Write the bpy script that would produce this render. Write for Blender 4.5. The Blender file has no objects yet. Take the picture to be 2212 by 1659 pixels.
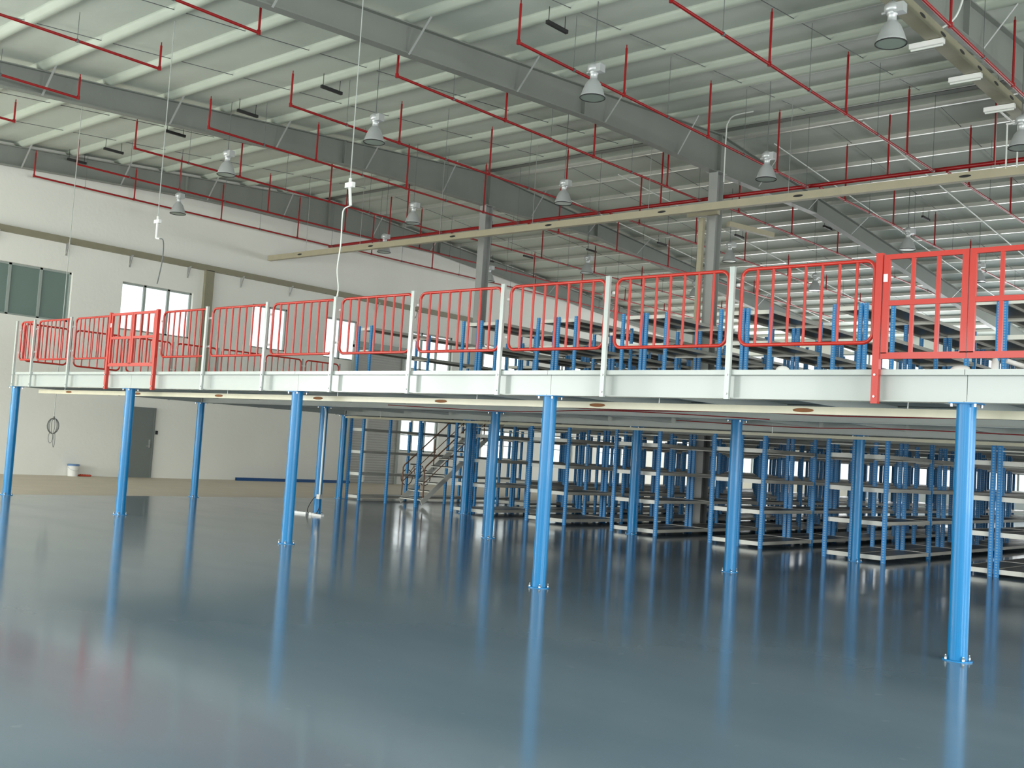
import bpy, math, random
from mathutils import Vector, Matrix
random.seed(7)
PI = math.pi
SC = bpy.context.scene
COL = SC.collection
ORD = ['first','second','third','fourth','fifth','sixth','seventh','eighth','ninth','tenth','eleventh','twelfth',
       'thirteenth','fourteenth','fifteenth','sixteenth','seventeenth','eighteenth','nineteenth','twentieth','last but one','last']

# ------------------------------------------------------------------ materials
def mat(name, col, rough=.5, metal=0., spec=.5, noise=0., nscale=4., bump=0., bscale=8., coat=0.):
    m = bpy.data.materials.new(name); m.use_nodes = True
    nt = m.node_tree; b = nt.nodes['Principled BSDF']
    b.inputs['Base Color'].default_value = (*col, 1); b.inputs['Roughness'].default_value = rough
    b.inputs['Metallic'].default_value = metal; b.inputs['Specular IOR Level'].default_value = spec
    b.inputs['Coat Weight'].default_value = coat; b.inputs['Coat Roughness'].default_value = .06
    tc = nt.nodes.new('ShaderNodeTexCoord')
    if noise:
        n = nt.nodes.new('ShaderNodeTexNoise'); n.inputs['Scale'].default_value = nscale; n.inputs['Detail'].default_value = 5
        nt.links.new(tc.outputs['Object'], n.inputs['Vector'])
        mx = nt.nodes.new('ShaderNodeMix'); mx.data_type = 'RGBA'
        mx.inputs['A'].default_value = (*[c*(1-noise) for c in col], 1); mx.inputs['B'].default_value = (*[min(1, c*(1+noise)) for c in col], 1)
        nt.links.new(n.outputs['Fac'], mx.inputs['Factor']); nt.links.new(mx.outputs['Result'], b.inputs['Base Color'])
    if bump:
        n2 = nt.nodes.new('ShaderNodeTexNoise'); n2.inputs['Scale'].default_value = bscale; n2.inputs['Detail'].default_value = 3
        nt.links.new(tc.outputs['Object'], n2.inputs['Vector'])
        bp = nt.nodes.new('ShaderNodeBump'); bp.inputs['Strength'].default_value = bump; bp.inputs['Distance'].default_value = .05
        nt.links.new(n2.outputs['Fac'], bp.inputs['Height']); nt.links.new(bp.outputs['Normal'], b.inputs['Normal'])
    return m

M = {}
M['wall'] = mat('wall_plaster', (.80,.80,.755), .8, noise=.03, nscale=.8, bump=.1)
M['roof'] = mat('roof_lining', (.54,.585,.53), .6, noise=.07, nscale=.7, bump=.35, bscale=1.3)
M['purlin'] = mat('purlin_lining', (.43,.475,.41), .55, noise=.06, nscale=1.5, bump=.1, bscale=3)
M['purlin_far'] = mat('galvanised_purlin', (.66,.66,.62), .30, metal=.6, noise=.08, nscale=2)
M['rafter'] = mat('rafter_grey_paint', (.215,.23,.21), .5, noise=.08, nscale=1.2)
M['hallcol'] = mat('hall_column_grey_paint', (.36,.37,.36), .4, noise=.06)
M['blue'] = mat('gloss_blue_paint', (.0,.19,.46), .33, spec=.4, coat=.08, noise=.05)
M['blueflat'] = mat('dark_blue_paint', (.01,.075,.24), .4)
M['white'] = mat('white_gloss_paint', (.44,.475,.455), .25, noise=.03, nscale=.6, coat=.2)
M['post'] = mat('white_post_paint', (.46,.50,.48), .3, metal=.15)
M['red'] = mat('red_gloss_paint', (.52,.028,.016), .32, coat=.1, noise=.06)
M['redpipe'] = mat('red_pipe_paint', (.30,.006,.008), .35, noise=.1)
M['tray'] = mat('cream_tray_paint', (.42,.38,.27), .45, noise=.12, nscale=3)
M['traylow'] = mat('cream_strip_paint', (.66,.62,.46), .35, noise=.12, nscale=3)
M['olive'] = mat('cream_tray_paint_shaded', (.25,.235,.165), .5, noise=.12, nscale=3)  # darker copy of the cream tray paint, shade put into the colour
M['drop'] = mat('grey_white_cable', (.42,.44,.42), .5)
M['rust'] = mat('rust', (.28,.12,.05), .9, noise=.3)
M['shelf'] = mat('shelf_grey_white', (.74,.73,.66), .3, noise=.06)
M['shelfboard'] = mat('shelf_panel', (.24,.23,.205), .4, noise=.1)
M['shelfside_shaded'] = mat('shelf_side_rail_shaded', (.40,.39,.345), .45, noise=.06)  # shelf colour darkened on the long rims, imitating their shade
M['steel'] = mat('zinc_steel', (.62,.63,.62), .3, metal=.8)
M['alu'] = mat('lamp_aluminium', (.55,.57,.58), .38, metal=.4, noise=.05)
M['dark'] = mat('dark_rubber', (.015,.015,.016), .6)
M['rod'] = mat('thin_dark_steel', (.12,.13,.13), .5)
M['conduit'] = mat('white_conduit', (.72,.74,.70), .3)
M['joist'] = mat('joist_grey_paint', (.58,.61,.58), .4, noise=.05)
M['decking'] = mat('deck_panel_grey', (.36,.38,.36), .45, noise=.08)
M['door'] = mat('grey_door_paint', (.17,.19,.185), .5, noise=.05)
M['frame'] = mat('grey_window_frame', (.32,.36,.34), .45)
M['plastic'] = mat('white_plastic', (.8,.8,.78), .3)
M['lid'] = mat('blue_lid', (.12,.22,.42), .4)
M['brown'] = mat('brown_oxide_rail', (.20,.10,.06), .55, noise=.2)
M['carton'] = mat('carton', (.42,.36,.27), .8, noise=.08)
M['redcloth'] = mat('red_rag', (.45,.06,.03), .9)
M['gravel'] = mat('outside_ground', (.35,.34,.31), .9, noise=.1)
M['leaf'] = mat('foliage', (.10,.22,.05), .8, noise=.4, nscale=3)

def floor_mat():
    m = mat('epoxy_floor', (.15,.19,.225), .13, spec=.38)
    nt = m.node_tree; b = nt.nodes['Principled BSDF']
    tc = nt.nodes.new('ShaderNodeTexCoord')
    mp = nt.nodes.new('ShaderNodeMapping'); mp.inputs['Scale'].default_value = (.35,.9,1)
    mp.inputs['Rotation'].default_value = (0,0,.5)
    nt.links.new(tc.outputs['Object'], mp.inputs['Vector'])
    n = nt.nodes.new('ShaderNodeTexNoise'); n.inputs['Scale'].default_value = 1.1; n.inputs['Detail'].default_value = 6
    nt.links.new(mp.outputs['Vector'], n.inputs['Vector'])
    mx = nt.nodes.new('ShaderNodeMix'); mx.data_type = 'RGBA'
    mx.inputs['A'].default_value = (.125,.185,.24,1); mx.inputs['B'].default_value = (.18,.24,.295,1)
    nt.links.new(n.outputs['Fac'], mx.inputs['Factor']); nt.links.new(mx.outputs['Result'], b.inputs['Base Color'])
    rr = nt.nodes.new('ShaderNodeMapRange'); rr.inputs['From Min'].default_value = .3; rr.inputs['From Max'].default_value = .7
    rr.inputs['To Min'].default_value = .10; rr.inputs['To Max'].default_value = .15
    nt.links.new(n.outputs['Fac'], rr.inputs['Value']); nt.links.new(rr.outputs['Result'], b.inputs['Roughness'])
    n2 = nt.nodes.new('ShaderNodeTexNoise'); n2.inputs['Scale'].default_value = 6; n2.inputs['Detail'].default_value = 2
    nt.links.new(tc.outputs['Object'], n2.inputs['Vector'])
    sp_ = nt.nodes.new('ShaderNodeMapRange'); sp_.inputs['From Min'].default_value=.70; sp_.inputs['From Max'].default_value=.76; sp_.inputs['To Max'].default_value=.12
    nt.links.new(n2.outputs['Fac'], sp_.inputs['Value'])
    m2 = nt.nodes.new('ShaderNodeMix'); m2.data_type='RGBA'; m2.inputs['B'].default_value=(.4,.44,.46,1)
    nt.links.new(sp_.outputs['Result'], m2.inputs['Factor']); nt.links.new(mx.outputs['Result'], m2.inputs['A']); nt.links.new(m2.outputs['Result'], b.inputs['Base Color'])
    return m
M['floor'] = floor_mat()
M['screed'] = mat('tan_screed', (.62,.54,.44), .6, noise=.12, nscale=1.2)

def slot_mat():
    m = mat('perforated_blue_upright', (.006,.22,.58), .45)
    nt = m.node_tree; b = nt.nodes['Principled BSDF']
    tc = nt.nodes.new('ShaderNodeTexCoord'); sp = nt.nodes.new('ShaderNodeSeparateXYZ')
    nt.links.new(tc.outputs['Object'], sp.inputs['Vector'])
    def mth(op, a, v):
        n = nt.nodes.new('ShaderNodeMath'); n.operation = op; nt.links.new(a, n.inputs[0])
        if isinstance(v, float): n.inputs[1].default_value = v
        elif v is not None: nt.links.new(v, n.inputs[1])
        return n.outputs[0]
    z = mth('MODULO', sp.outputs['Z'], .05); z = mth('SUBTRACT', z, .025); z = mth('ABSOLUTE', z, None); z = mth('LESS_THAN', z, .0125)
    ax = mth('ABSOLUTE', sp.outputs['X'], None); ax = mth('LESS_THAN', ax, .018)
    ay = mth('ABSOLUTE', sp.outputs['Y'], None); ay = mth('LESS_THAN', ay, .013)
    a = mth('MAXIMUM', ax, ay); a = mth('MULTIPLY', a, z)
    mx = nt.nodes.new('ShaderNodeMix'); mx.data_type = 'RGBA'
    mx.inputs['A'].default_value = (.006,.22,.58,1); mx.inputs['B'].default_value = (.16,.36,.56,1)  # pale slot colour stands in for light seen through the holes
    nt.links.new(a, mx.inputs['Factor']); nt.links.new(mx.outputs['Result'], b.inputs['Base Color'])
    return m
M['upright'] = slot_mat()

def shutter_mat():
    m = mat('ribbed_shutter', (.40,.40,.38), .5)
    nt = m.node_tree; b = nt.nodes['Principled BSDF']
    tc = nt.nodes.new('ShaderNodeTexCoord'); w = nt.nodes.new('ShaderNodeTexWave')
    w.bands_direction = 'Z'; w.inputs['Scale'].default_value = 3.0
    nt.links.new(tc.outputs['Object'], w.inputs['Vector'])
    bp = nt.nodes.new('ShaderNodeBump'); bp.inputs['Strength'].default_value = .5; bp.inputs['Distance'].default_value = .02
    nt.links.new(w.outputs['Fac'], bp.inputs['Height']); nt.links.new(bp.outputs['Normal'], b.inputs['Normal'])
    return m
M['shutter'] = shutter_mat()

def glass_mat(name, col, t=.9):
    m = bpy.data.materials.new(name); m.use_nodes = True; nt = m.node_tree; nt.nodes.clear()
    o = nt.nodes.new('ShaderNodeOutputMaterial'); a = nt.nodes.new('ShaderNodeBsdfTransparent'); g = nt.nodes.new('ShaderNodeBsdfGlossy')
    a.inputs[0].default_value = (*col, 1); g.inputs['Roughness'].default_value = .03; g.inputs['Color'].default_value = (.8,.8,.8,1)
    mx = nt.nodes.new('ShaderNodeMixShader'); mx.inputs[0].default_value = 1-t
    nt.links.new(a.outputs[0], mx.inputs[1]); nt.links.new(g.outputs[0], mx.inputs[2]); nt.links.new(mx.outputs[0], o.inputs[0])
    return m
M['glass'] = glass_mat('clear_glass', (.93,.96,.95))
M['glassdark'] = mat('dark_teal_glass', (.17,.235,.215), .2)
M['lampglass'] = mat('lamp_lens', (.30,.36,.32), .12)

# ------------------------------------------------------------------ mesh builder
class MB:
    def __init__(s): s.v=[]; s.f=[]; s.sm=[]; s.mi=[]; s.mats=[]; s.cur=0
    def use(s, m):
        if m not in s.mats: s.mats.append(m)
        s.cur = s.mats.index(m); return s
    def _add(s, vs, fs, sm=False):
        o=len(s.v); s.v += [tuple(p) for p in vs]
        for f in fs: s.f.append(tuple(i+o for i in f)); s.sm.append(sm); s.mi.append(s.cur)
    def box(s, a, b):
        x0,y0,z0=a; x1,y1,z1=b
        s._add([(x0,y0,z0),(x1,y0,z0),(x1,y1,z0),(x0,y1,z0),(x0,y0,z1),(x1,y0,z1),(x1,y1,z1),(x0,y1,z1)],
               [(0,3,2,1),(4,5,6,7),(0,1,5,4),(1,2,6,5),(2,3,7,6),(3,0,4,7)])
        return s
    def bar(s, p, q, w, h, up=(0,0,1)):
        p=Vector(p); q=Vector(q); d=(q-p).normalized(); up=Vector(up)
        if abs(d.dot(up))>.99: up=Vector((1,0,0))
        sx=d.cross(up).normalized()*w/2; sz=sx.cross(d).normalized()*h/2
        vs=[p-sx-sz,p+sx-sz,p+sx+sz,p-sx+sz,q-sx-sz,q+sx-sz,q+sx+sz,q-sx+sz]
        s._add(vs,[(0,1,2,3),(7,6,5,4),(0,4,5,1),(1,5,6,2),(2,6,7,3),(3,7,4,0)]); return s
    def tube(s, pts, r, n=8, closed=False, cap=True):
        P=[Vector(p) for p in pts]; N=len(P); rings=[]
        ref=None
        for i in range(N):
            if closed: d=(P[(i+1)%N]-P[i-1])
            else: d=(P[min(i+1,N-1)]-P[max(i-1,0)])
            d.normalize()
            if ref is None:
                ref = Vector((0,0,1)) if abs(d.z)<.9 else Vector((1,0,0))
            a=(ref-d*ref.dot(d)); 
            if a.length<1e-4: a=d.orthogonal()
            a.normalize(); ref=a; b=d.cross(a)
            rings.append([P[i]+a*r*math.cos(2*PI*k/n)+b*r*math.sin(2*PI*k/n) for k in range(n)])
        vs=[v for R in rings for v in R]; fs=[]
        for i in range(N if closed else N-1):
            j=(i+1)%N
            for k in range(n): fs.append((i*n+k,i*n+(k+1)%n,j*n+(k+1)%n,j*n+k))
        s._add(vs,fs,True)
        if cap and not closed:
            s._add(rings[0],[tuple(range(n))[::-1]]); s._add(rings[-1],[tuple(range(n))])
        return s
    def lathe(s, prof, n=20, c=(0,0,0), cap=True):
        vs=[]; fs=[]
        for r,z in prof:
            for k in range(n): vs.append((c[0]+r*math.cos(2*PI*k/n), c[1]+r*math.sin(2*PI*k/n), c[2]+z))
        for i in range(len(prof)-1):
            for k in range(n): fs.append((i*n+k,i*n+(k+1)%n,(i+1)*n+(k+1)%n,(i+1)*n+k))
        s._add(vs,fs,True)
        if cap:
            s._add(vs[:n],[tuple(range(n))[::-1]]); s._add(vs[-n:],[tuple(range(n))])
        return s
    def mesh(s, name, m=None):
        me=bpy.data.meshes.new(name); me.from_pydata(s.v,[],s.f); me.update()
        for p,sm,mi in zip(me.polygons,s.sm,s.mi): p.use_smooth=sm; p.material_index=mi
        for q in (s.mats or [m]): me.materials.append(M[q])
        return me
    def obj(s, name, m=None, parent=None, loc=(0,0,0)): return place(name, s.mesh(name,m), parent, loc)

def place(name, me, parent=None, loc=(0,0,0), rot=None):
    o=bpy.data.objects.new(name, me); COL.objects.link(o); o.location=loc
    if rot: o.rotation_euler=rot
    if parent: o.parent=parent
    return o
def tag(o, label, cat, group=None, kind=None):
    o['label']=label; o['category']=cat
    if group: o['group']=group
    if kind: o['kind']=kind
    return o
def thing(name, label, cat, loc=(0,0,0), group=None):
    o=place(name, None, None, loc); o.empty_display_size=.2
    return tag(o,label,cat,group)
def struct(o, label=None):
    o['kind']='structure'
    if label: o['label']=label
    return o

# ------------------------------------------------------------------ camera
W_, F_ = 2212, 2299.89
yaw, pitch, roll = -0.72845, 0.06249, 0.06386
fw = Vector((math.sin(yaw)*math.cos(pitch), math.cos(yaw)*math.cos(pitch), math.sin(pitch)))
r0 = Vector((math.cos(yaw), -math.sin(yaw), 0)); u0 = r0.cross(fw)
rt = r0*math.cos(roll)+u0*math.sin(roll); up = -r0*math.sin(roll)+u0*math.cos(roll)
cd = bpy.data.cameras.new('camera'); cam = bpy.data.objects.new('camera', cd); COL.objects.link(cam)
cam.matrix_world = Matrix(((rt.x,up.x,-fw.x,24.42845),(rt.y,up.y,-fw.y,-10.55076),(rt.z,up.z,-fw.z,1.71338),(0,0,0,1)))
cd.sensor_fit='HORIZONTAL'; cd.sensor_width=36; cd.lens=36*F_/W_; cd.clip_start=.1; cd.clip_end=500
SC.camera = cam

# ------------------------------------------------------------------ setting
XL, XR, YN, YF = -9.1, 35.2, -15., 45.2
YR = 15.3
def zt(y): return 11.05 - (.08*(YR-y) if y<YR else .072*(y-YR))       # top of the rafters
def zroof(y): return zt(y) + .15               # underside of the roof lining
struct(MB().box((-.12,YN,-.3),(XR,YF,0)).obj('floor','floor'), 'glossy blue grey epoxy floor')
struct(MB().box((XL,YN,-.3),(-.12,YF,0)).obj('floor','screed'), 'tan unpainted screed floor strip along the left wall')
c=MB()
for ya,yb in ((YN-.3,YR),(YR,YF+.3)):
    n=1
    za,zb=zroof(ya),zroof(yb)
    c._add([(XL-.3,ya,za),(XR+.3,ya,za),(XR+.3,yb,zb),(XL-.3,yb,zb),(XL-.3,ya,za+.15),(XR+.3,ya,za+.15),(XR+.3,yb,zb+.15),(XL-.3,yb,zb+.15)],
           [(0,3,2,1),(4,5,6,7),(0,1,5,4),(2,3,7,6),(3,0,4,7),(1,2,6,5)])
struct(c.obj('ceiling','roof'), 'pale grey quilted roof lining')

def wall_with_holes(name, axis, at, thick, lo, hi, zhi, holes, m='wall', zfun=None):
    """holes: list of (a0,a1,z0,z1) along the wall"""
    b=MB()
    def blk(a0,a1,z0,z1):
        if a1-a0<1e-4 or z1-z0<1e-4: return
        if axis=='x': b.box((at,a0,z0),(at+thick,a1,z1))
        else: b.box((a0,at,z0),(a1,at+thick,z1))
    cuts=sorted({lo,hi,*[h[0] for h in holes],*[h[1] for h in holes]})
    for a0,a1 in zip(cuts[:-1],cuts[1:]):
        mid=(a0+a1)/2; hs=sorted([h for h in holes if h[0]<mid<h[1]], key=lambda h:h[2]); z=0
        for h in hs: blk(a0,a1,z,h[2]); z=h[3]
        blk(a0,a1,z,zhi)
    if zfun:   # gable top
        if axis=='x':
            pts=[(lo,zhi),(hi,zhi),(hi,zfun(hi)+.1),(YR,zfun(YR)+.1),(lo,zfun(lo)+.1)]
            v=[(at,p,q) for p,q in pts]+[(at+thick,p,q) for p,q in pts]
            n=5; b._add(v,[tuple(range(n))[::-1],tuple(range(n,2*n))]+[(i,(i+1)%n,n+(i+1)%n,n+i) for i in range(n)])
    return struct(b.obj(name,m))

upW=[(1.5,5.4,'dark'),(7.12,9.8,''),(12.3,13.95,''),(15.75,17.45,''),(20.2,22.95,''),(25,27.7,''),(30,32.7,''),(35,37.7,''),(-4.5,-1.0,'dark')]
loW=[(20.15,22.4,1.4,2.8),(25.2,27.6,1.2,2.6),(29.6,32,1.2,2.6),(34,37.5,1.2,2.6)]
left_holes=[(a,b,4.93,6.55) for a,b,_ in upW]+loW+[(18.13,18.27,.05,2.9)]
wall_with_holes('wall_left','x',XL-.3,.3,YN,YF,8.6,left_holes,zfun=zroof)
right_holes=[(-11,-5,.9,4.6),(-2,4,.9,4.6),(7,13,.9,4.6),(18,24,.9,4.6),(27,33,.9,4.6),(36,42,.9,4.6)]
wall_with_holes('wall_right','x',XR,.3,YN,YF,8.6,right_holes,zfun=zroof)
front_holes=[(x,x+5.2,0.0 if k%2 else .9,5.2) for k,x in enumerate([-7.6,-.3,7,14.3,21.6,28.9])]
wall_with_holes('wall_front','y',YN-.3,.3,XL,XR,zroof(YN)+.1,front_holes)
far_holes=[]
for k in range(6):
    x=-8.4+7.3*k
    far_holes += [(x,x+6.2,3.9,8.2),(x,x+6.2,.9,2.7)]
wall_with_holes('wall_back','y',YF,.3,XL,XR,zroof(YF)+.1,far_holes)

WN=[0]
def window(axis, at, a0,a1,z0,z1, nmull, glass='glass', inside=1, hbars=0, fw_=.06):
    """frame in the middle of the opening"""
    WN[0]+=1
    nm='window_%d'%WN[0]
    f=MB()
    def bx(p0,p1,q0,q1,d0=-.04,d1=.04):
        if axis=='x': f.box((at+d0,p0,q0),(at+d1,p1,q1))
        else: f.box((p0,at+d0,q0),(p1,at+d1,q1))
    bx(a0,a1,z0,z0+fw_); bx(a0,a1,z1-fw_,z1); bx(a0,a0+fw_,z0,z1); bx(a1-fw_,a1,z0,z1)
    for k in range(1,nmull+1):
        p=a0+(a1-a0)*k/(nmull+1); bx(p-fw_*.7,p+fw_*.7,z0,z1)
    for k in range(1,hbars+1):
        q=z0+(z1-z0)*k/(hbars+1); bx(a0,a1,q-.02,q+.02,-.03,.03)
    o=struct(f.obj(nm,'frame'))
    g=MB()
    if axis=='x': g.box((at-.004,a0,z0),(at+.004,a1,z1))
    else: g.box((a0,at-.004,z0),(a1,at+.004,z1))
    g.obj('pane',glass,o)
    return o
for a,b,k in upW:
    if a<-4: continue
    n=2 if b-a>2.5 else 1
    if k=='dark': window('x',XL-.15,a,b,4.93,6.55,3,'glassdark')
    else: window('x',XL-.15,a,b,4.93,6.55,n,'glass',hbars=0)
window('x',XL-.15,-4.5,-1.0,4.93,6.55,3,'glassdark')
for a,b,z0,z1 in loW: window('x',XL-.15,a,b,z0,z1,2,'glass',hbars=1)
for a,b,z0,z1 in right_holes: window('x',XR+.15,a,b,z0,z1,3)
for k,(a,b,z0,z1) in enumerate(front_holes):
    if z0>0: window('y',YN-.15,a,b,z0,z1,3)
for a,b,z0,z1 in far_holes: window('y',YF+.15,a,b,z0,z1,3 if z0>1 else 2)
# door in the left wall
d=struct(MB().box((XL-.0,7.72,0),(XL+.045,8.66,2.33)).obj('door_1','door'),'grey steel door in the left wall')
h=MB(); h.tube([(XL+.04,8.56,1.08),(XL+.1,8.56,1.08),(XL+.1,8.42,1.08)],.012); h.box((XL+.045,8.53,1.02),(XL+.055,8.59,1.30)); h.obj('door_handle','steel',d)
f=MB()
for a,b in (((XL,7.66,0),(XL+.06,7.72,2.39)),((XL,8.66,0),(XL+.06,8.72,2.39)),((XL,7.72,2.33),(XL+.06,8.66,2.39))): f.box(a,b)
f.obj('door_frame','door',d)
# ribbed roller shutter
sh=MB(); sh.box((XL,17.3,0),(XL+.06,18.13,5.5)); sh.box((XL,18.27,0),(XL+.06,19.9,5.5)); sh.box((XL,18.13,2.9),(XL+.06,18.27,5.5))
d2=struct(sh.obj('door_2','shutter'),'tall ribbed grey roller shutter door in the left wall')
f=MB(); f.box((XL,17.2,0),(XL+.12,17.3,5.6)).box((XL,19.9,0),(XL+.12,20.0,5.6)).box((XL,17.2,5.5),(XL+.2,20.0,5.75)); f.obj('shutter_guide','frame',d2)
tag(MB().box((XL,8.78,1.49),(XL+.03,8.86,1.62)).obj('wall_switch','dark'),'small black switch on the wall right of the grey door','switch')
# outside ground and hedges beyond the far windows
struct(MB().box((-60,-70,-.5),(90,110,-.31)).obj('ground','gravel'))

# ------------------------------------------------------------------ roof structure
def rafter(x, label, wallside=False):
    t=thing('rafter',label,'roof beam',(x,YR,9.6),'grey tapered roof rafters')
    def zb(y):
        d=abs(y-YR)
        near=[(0,9.95),(3.5,9.93),(5.8,9.87),(10.3,9.6),(15.3,9.28),(30.4,8.2)]
        far=[(0,9.95),(6.1,10.08),(9,9.86),(20,8.98),(30.4,8.25)]
        L = near if y<YR else far
        for (a,p),(b,q) in zip(L[:-1],L[1:]):
            if a<=d<=b: return p+(q-p)*(d-a)/(b-a)
        return L[-1][1]
    ys=[YN,YN+5,-4,0,5,9.5,11.8,YR,21.4,24.3,29,35.3,YF]
    w=MB(); 
    for a,b in zip(ys[:-1],ys[1:]):
        v=[(s,y-YR,z-9.6) for s in (-.008,.008) for y,z in ((a,zb(a)),(b,zb(b)),(b,zt(b)),(a,zt(a)))]
        w._add(v,[(3,2,1,0),(4,5,6,7),(0,1,5,4),(2,3,7,6)])
    w.obj('web','rafter',t)
    for nm,fn,dz in (('bottom_flange',zb,-.012),('top_flange',zt,-.012)):
        fl=MB()
        for a,b in zip(ys[:-1],ys[1:]): fl.bar((0,a-YR,fn(a)+dz-9.6),(0,b-YR,fn(b)+dz-9.6),.24,.024)
        fl.obj(nm,'rafter',t)
    for y in (YR-6.3,YR+.001,YR+6.1):
        s=MB(); s.box((-.12,y-YR-.012,zb(y)-9.6),(.12,y-YR+.012,zt(y)-9.6)); s.obj('end_plate','rafter',t)
    return t
RX=[(-8.86,'grey rafter running beside the left wall'),(-.3,'grey rafter over the left hall column'),(8.64,'grey rafter over the right hall column'),(17.55,'grey rafter at the top right, above the olive tray')]
for x,l in RX: rafter(x,l)
for x,l in ((26.4,'grey rafter above and behind the camera'),(35.0,'grey rafter beside the right wall')): rafter(x,l)

PY=[]
k=0
while True:
    y=14.72-1.63*k
    if y<YN+.3: break
    PY.append((y,'near',k)); k+=1
k=0
while True:
    y=15.9+1.63*k
    if y>YF-.3: break
    PY.append((y,'far',k)); k+=1
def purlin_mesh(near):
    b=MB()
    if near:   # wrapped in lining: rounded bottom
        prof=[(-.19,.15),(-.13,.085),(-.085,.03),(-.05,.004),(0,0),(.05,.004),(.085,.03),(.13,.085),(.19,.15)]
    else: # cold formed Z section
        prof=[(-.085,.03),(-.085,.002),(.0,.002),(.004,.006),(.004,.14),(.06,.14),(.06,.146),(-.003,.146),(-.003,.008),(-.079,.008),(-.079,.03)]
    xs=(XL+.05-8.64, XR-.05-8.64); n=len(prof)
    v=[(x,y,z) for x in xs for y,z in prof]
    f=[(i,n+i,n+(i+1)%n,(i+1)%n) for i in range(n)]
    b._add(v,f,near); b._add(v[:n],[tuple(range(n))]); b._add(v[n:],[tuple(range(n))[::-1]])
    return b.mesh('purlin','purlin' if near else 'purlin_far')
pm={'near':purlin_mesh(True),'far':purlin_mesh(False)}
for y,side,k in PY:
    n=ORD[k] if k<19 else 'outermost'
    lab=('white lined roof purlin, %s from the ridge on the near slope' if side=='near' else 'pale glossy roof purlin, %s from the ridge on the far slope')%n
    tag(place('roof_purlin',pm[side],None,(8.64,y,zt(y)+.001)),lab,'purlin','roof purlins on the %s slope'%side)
# ridge flashing
tag(MB().box((XL+.1,YR-.12,zroof(YR)-.06),(XR-.1,YR+.12,zroof(YR)-.02)).obj('ridge_capping','rafter'),'thin dark grey ridge capping strip along the roof peak','ridge strip')
bl={-8.86:'by the left wall',-.3:'over the left hall column',8.64:'over the right hall column',17.55:'at the top right'}
# fly braces purlin -> rafter bottom
for x,l in RX[0:4]:
    for j,(y,side,k) in enumerate([p for p in PY if (p[1]=='near' and p[2] in (1,3,5,7,9)) or (p[1]=='far' and p[2] in (1,3,5,8,11))]):
        zb=(9.9-.066*max(0,YR-y-5) if side=='near' else 10.05-.08*max(0,y-YR-6.5))
        b=MB(); b.bar((x+.11,y,zb+.01),(x+.72,y,zt(y)+.03),.05,.006)
        tag(b.obj('fly_brace','hallcol'),'pale strut, %s from the ridge on the %s slope, rafter %s'%(ORD[j%5],side,bl[x]),'brace','fly braces on the rafters')
# sag rods
for x in (-5.9,-3.2,2.7,5.6,11.6,14.6,20.5,23.4):
    for sd,ya,yb in (('near',-14,14.7),('far',15.9,44)):
        b=MB(); b.tube([(x,ya,zt(ya)+.07),(x,yb,zt(yb)+.07)],.009,5)
        side='left' if x<-.3 else 'middle' if x<8.6 else 'right'
        tag(b.obj('sag_rod','rod'),'thin grey tie rod on the %s roof slope in the %s bay, %s one'%(sd,{-5.9:'left',-3.2:'left',2.7:'middle',5.6:'middle',11.6:'right',14.6:'right',20.5:'overhead',23.4:'overhead'}[x],'left' if x in(-5.9,2.7,11.6,20.5) else 'right'),'rod','tie rods between purlins')
# short dark bars on the purlin
for i,x in enumerate((-8.55,-6.2,-2.7,.8,4.25,7.75,11.2,14.7)):
    for y0,nm in ((4.62,'near slope'),(24.0,'far slope')):
        b=MB(); b.box((x-.035,y0,zt(y0)-.20),(x+.035,y0+.62,zt(y0)-.13)); b.tube([(x,y0+.05,zt(y0)-.15),(x,y0+.05,zt(y0)+.25)],.008,5); b.tube([(x,y0+.55,zt(y0)-.15),(x,y0+.55,zt(y0)+.25)],.008,5)
        tag(b.obj('hanger_bar','dark'),'short dark bar hung under the %s purlins, %s from the left wall'%(nm,ORD[i]),'bar','short dark hanger bars under the roof')

# hall columns
def hall_column(x,label):
    t=thing('hall_column',label,'column',(x,YR,0),'grey hall columns')
    MB().box((-.14,-.17,0),(.14,-.155,9.93)).box((-.14,.155,0),(.14,.17,9.93)).obj('flange','hallcol',t)
    MB().box((-.005,-.155,0),(.005,.155,9.93)).obj('web','hallcol',t)
    MB().box((-.2,-.22,0),(.2,.22,.03)).obj('base_plate','hallcol',t)
    MB().box((-.2,-.22,9.925),(.2,.22,9.938)).obj('cap_plate','hallcol',t)
hall_column(-.3,'grey steel hall column rising left behind the railings')
hall_column(8.64,'grey steel hall column rising at the middle behind the railings, with a cream tray')
hall_column(17.55,'grey steel hall column beyond the right edge of the railings')

# ------------------------------------------------------------------ sprinkler pipes
ZP=9.25
PX=[-8.6,-5.8,-2.5,1.1,4.45,8.05,11.38,14.72,18.05,21.5]
def branch(x, ya, yb, ys, label, endrise):
    t=thing('sprinkler_pipe',label,'pipe',(x,ya,ZP),'red sprinkler branch pipes')
    MB().tube([(0,0,0),(0,yb-ya,0)],.03,8).obj('pipe','redpipe',t)
    for y in ys:
        top=zt(y)-.13-ZP
        b=MB(); b.tube([(0,y-ya,0),(0,y-ya,top)],.024,8); b.tube([(0,y-ya,top),(0,y-ya,top+.07)],.012,6)
        b.tube([(0,y-ya,-.035),(0,y-ya,.05)],.038,8)
        b.obj('riser','redpipe',t)
    for y in ys:
        yy=y+1.65
        if yy<yb: MB().tube([(0,yy-ya,0),(0,yy-ya,zt(yy)+.1-ZP)],.006,5).tube([(0,yy-ya-.02,0),(0,yy-ya+.02,0)],.042,8).obj('hanger','rod',t)
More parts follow.
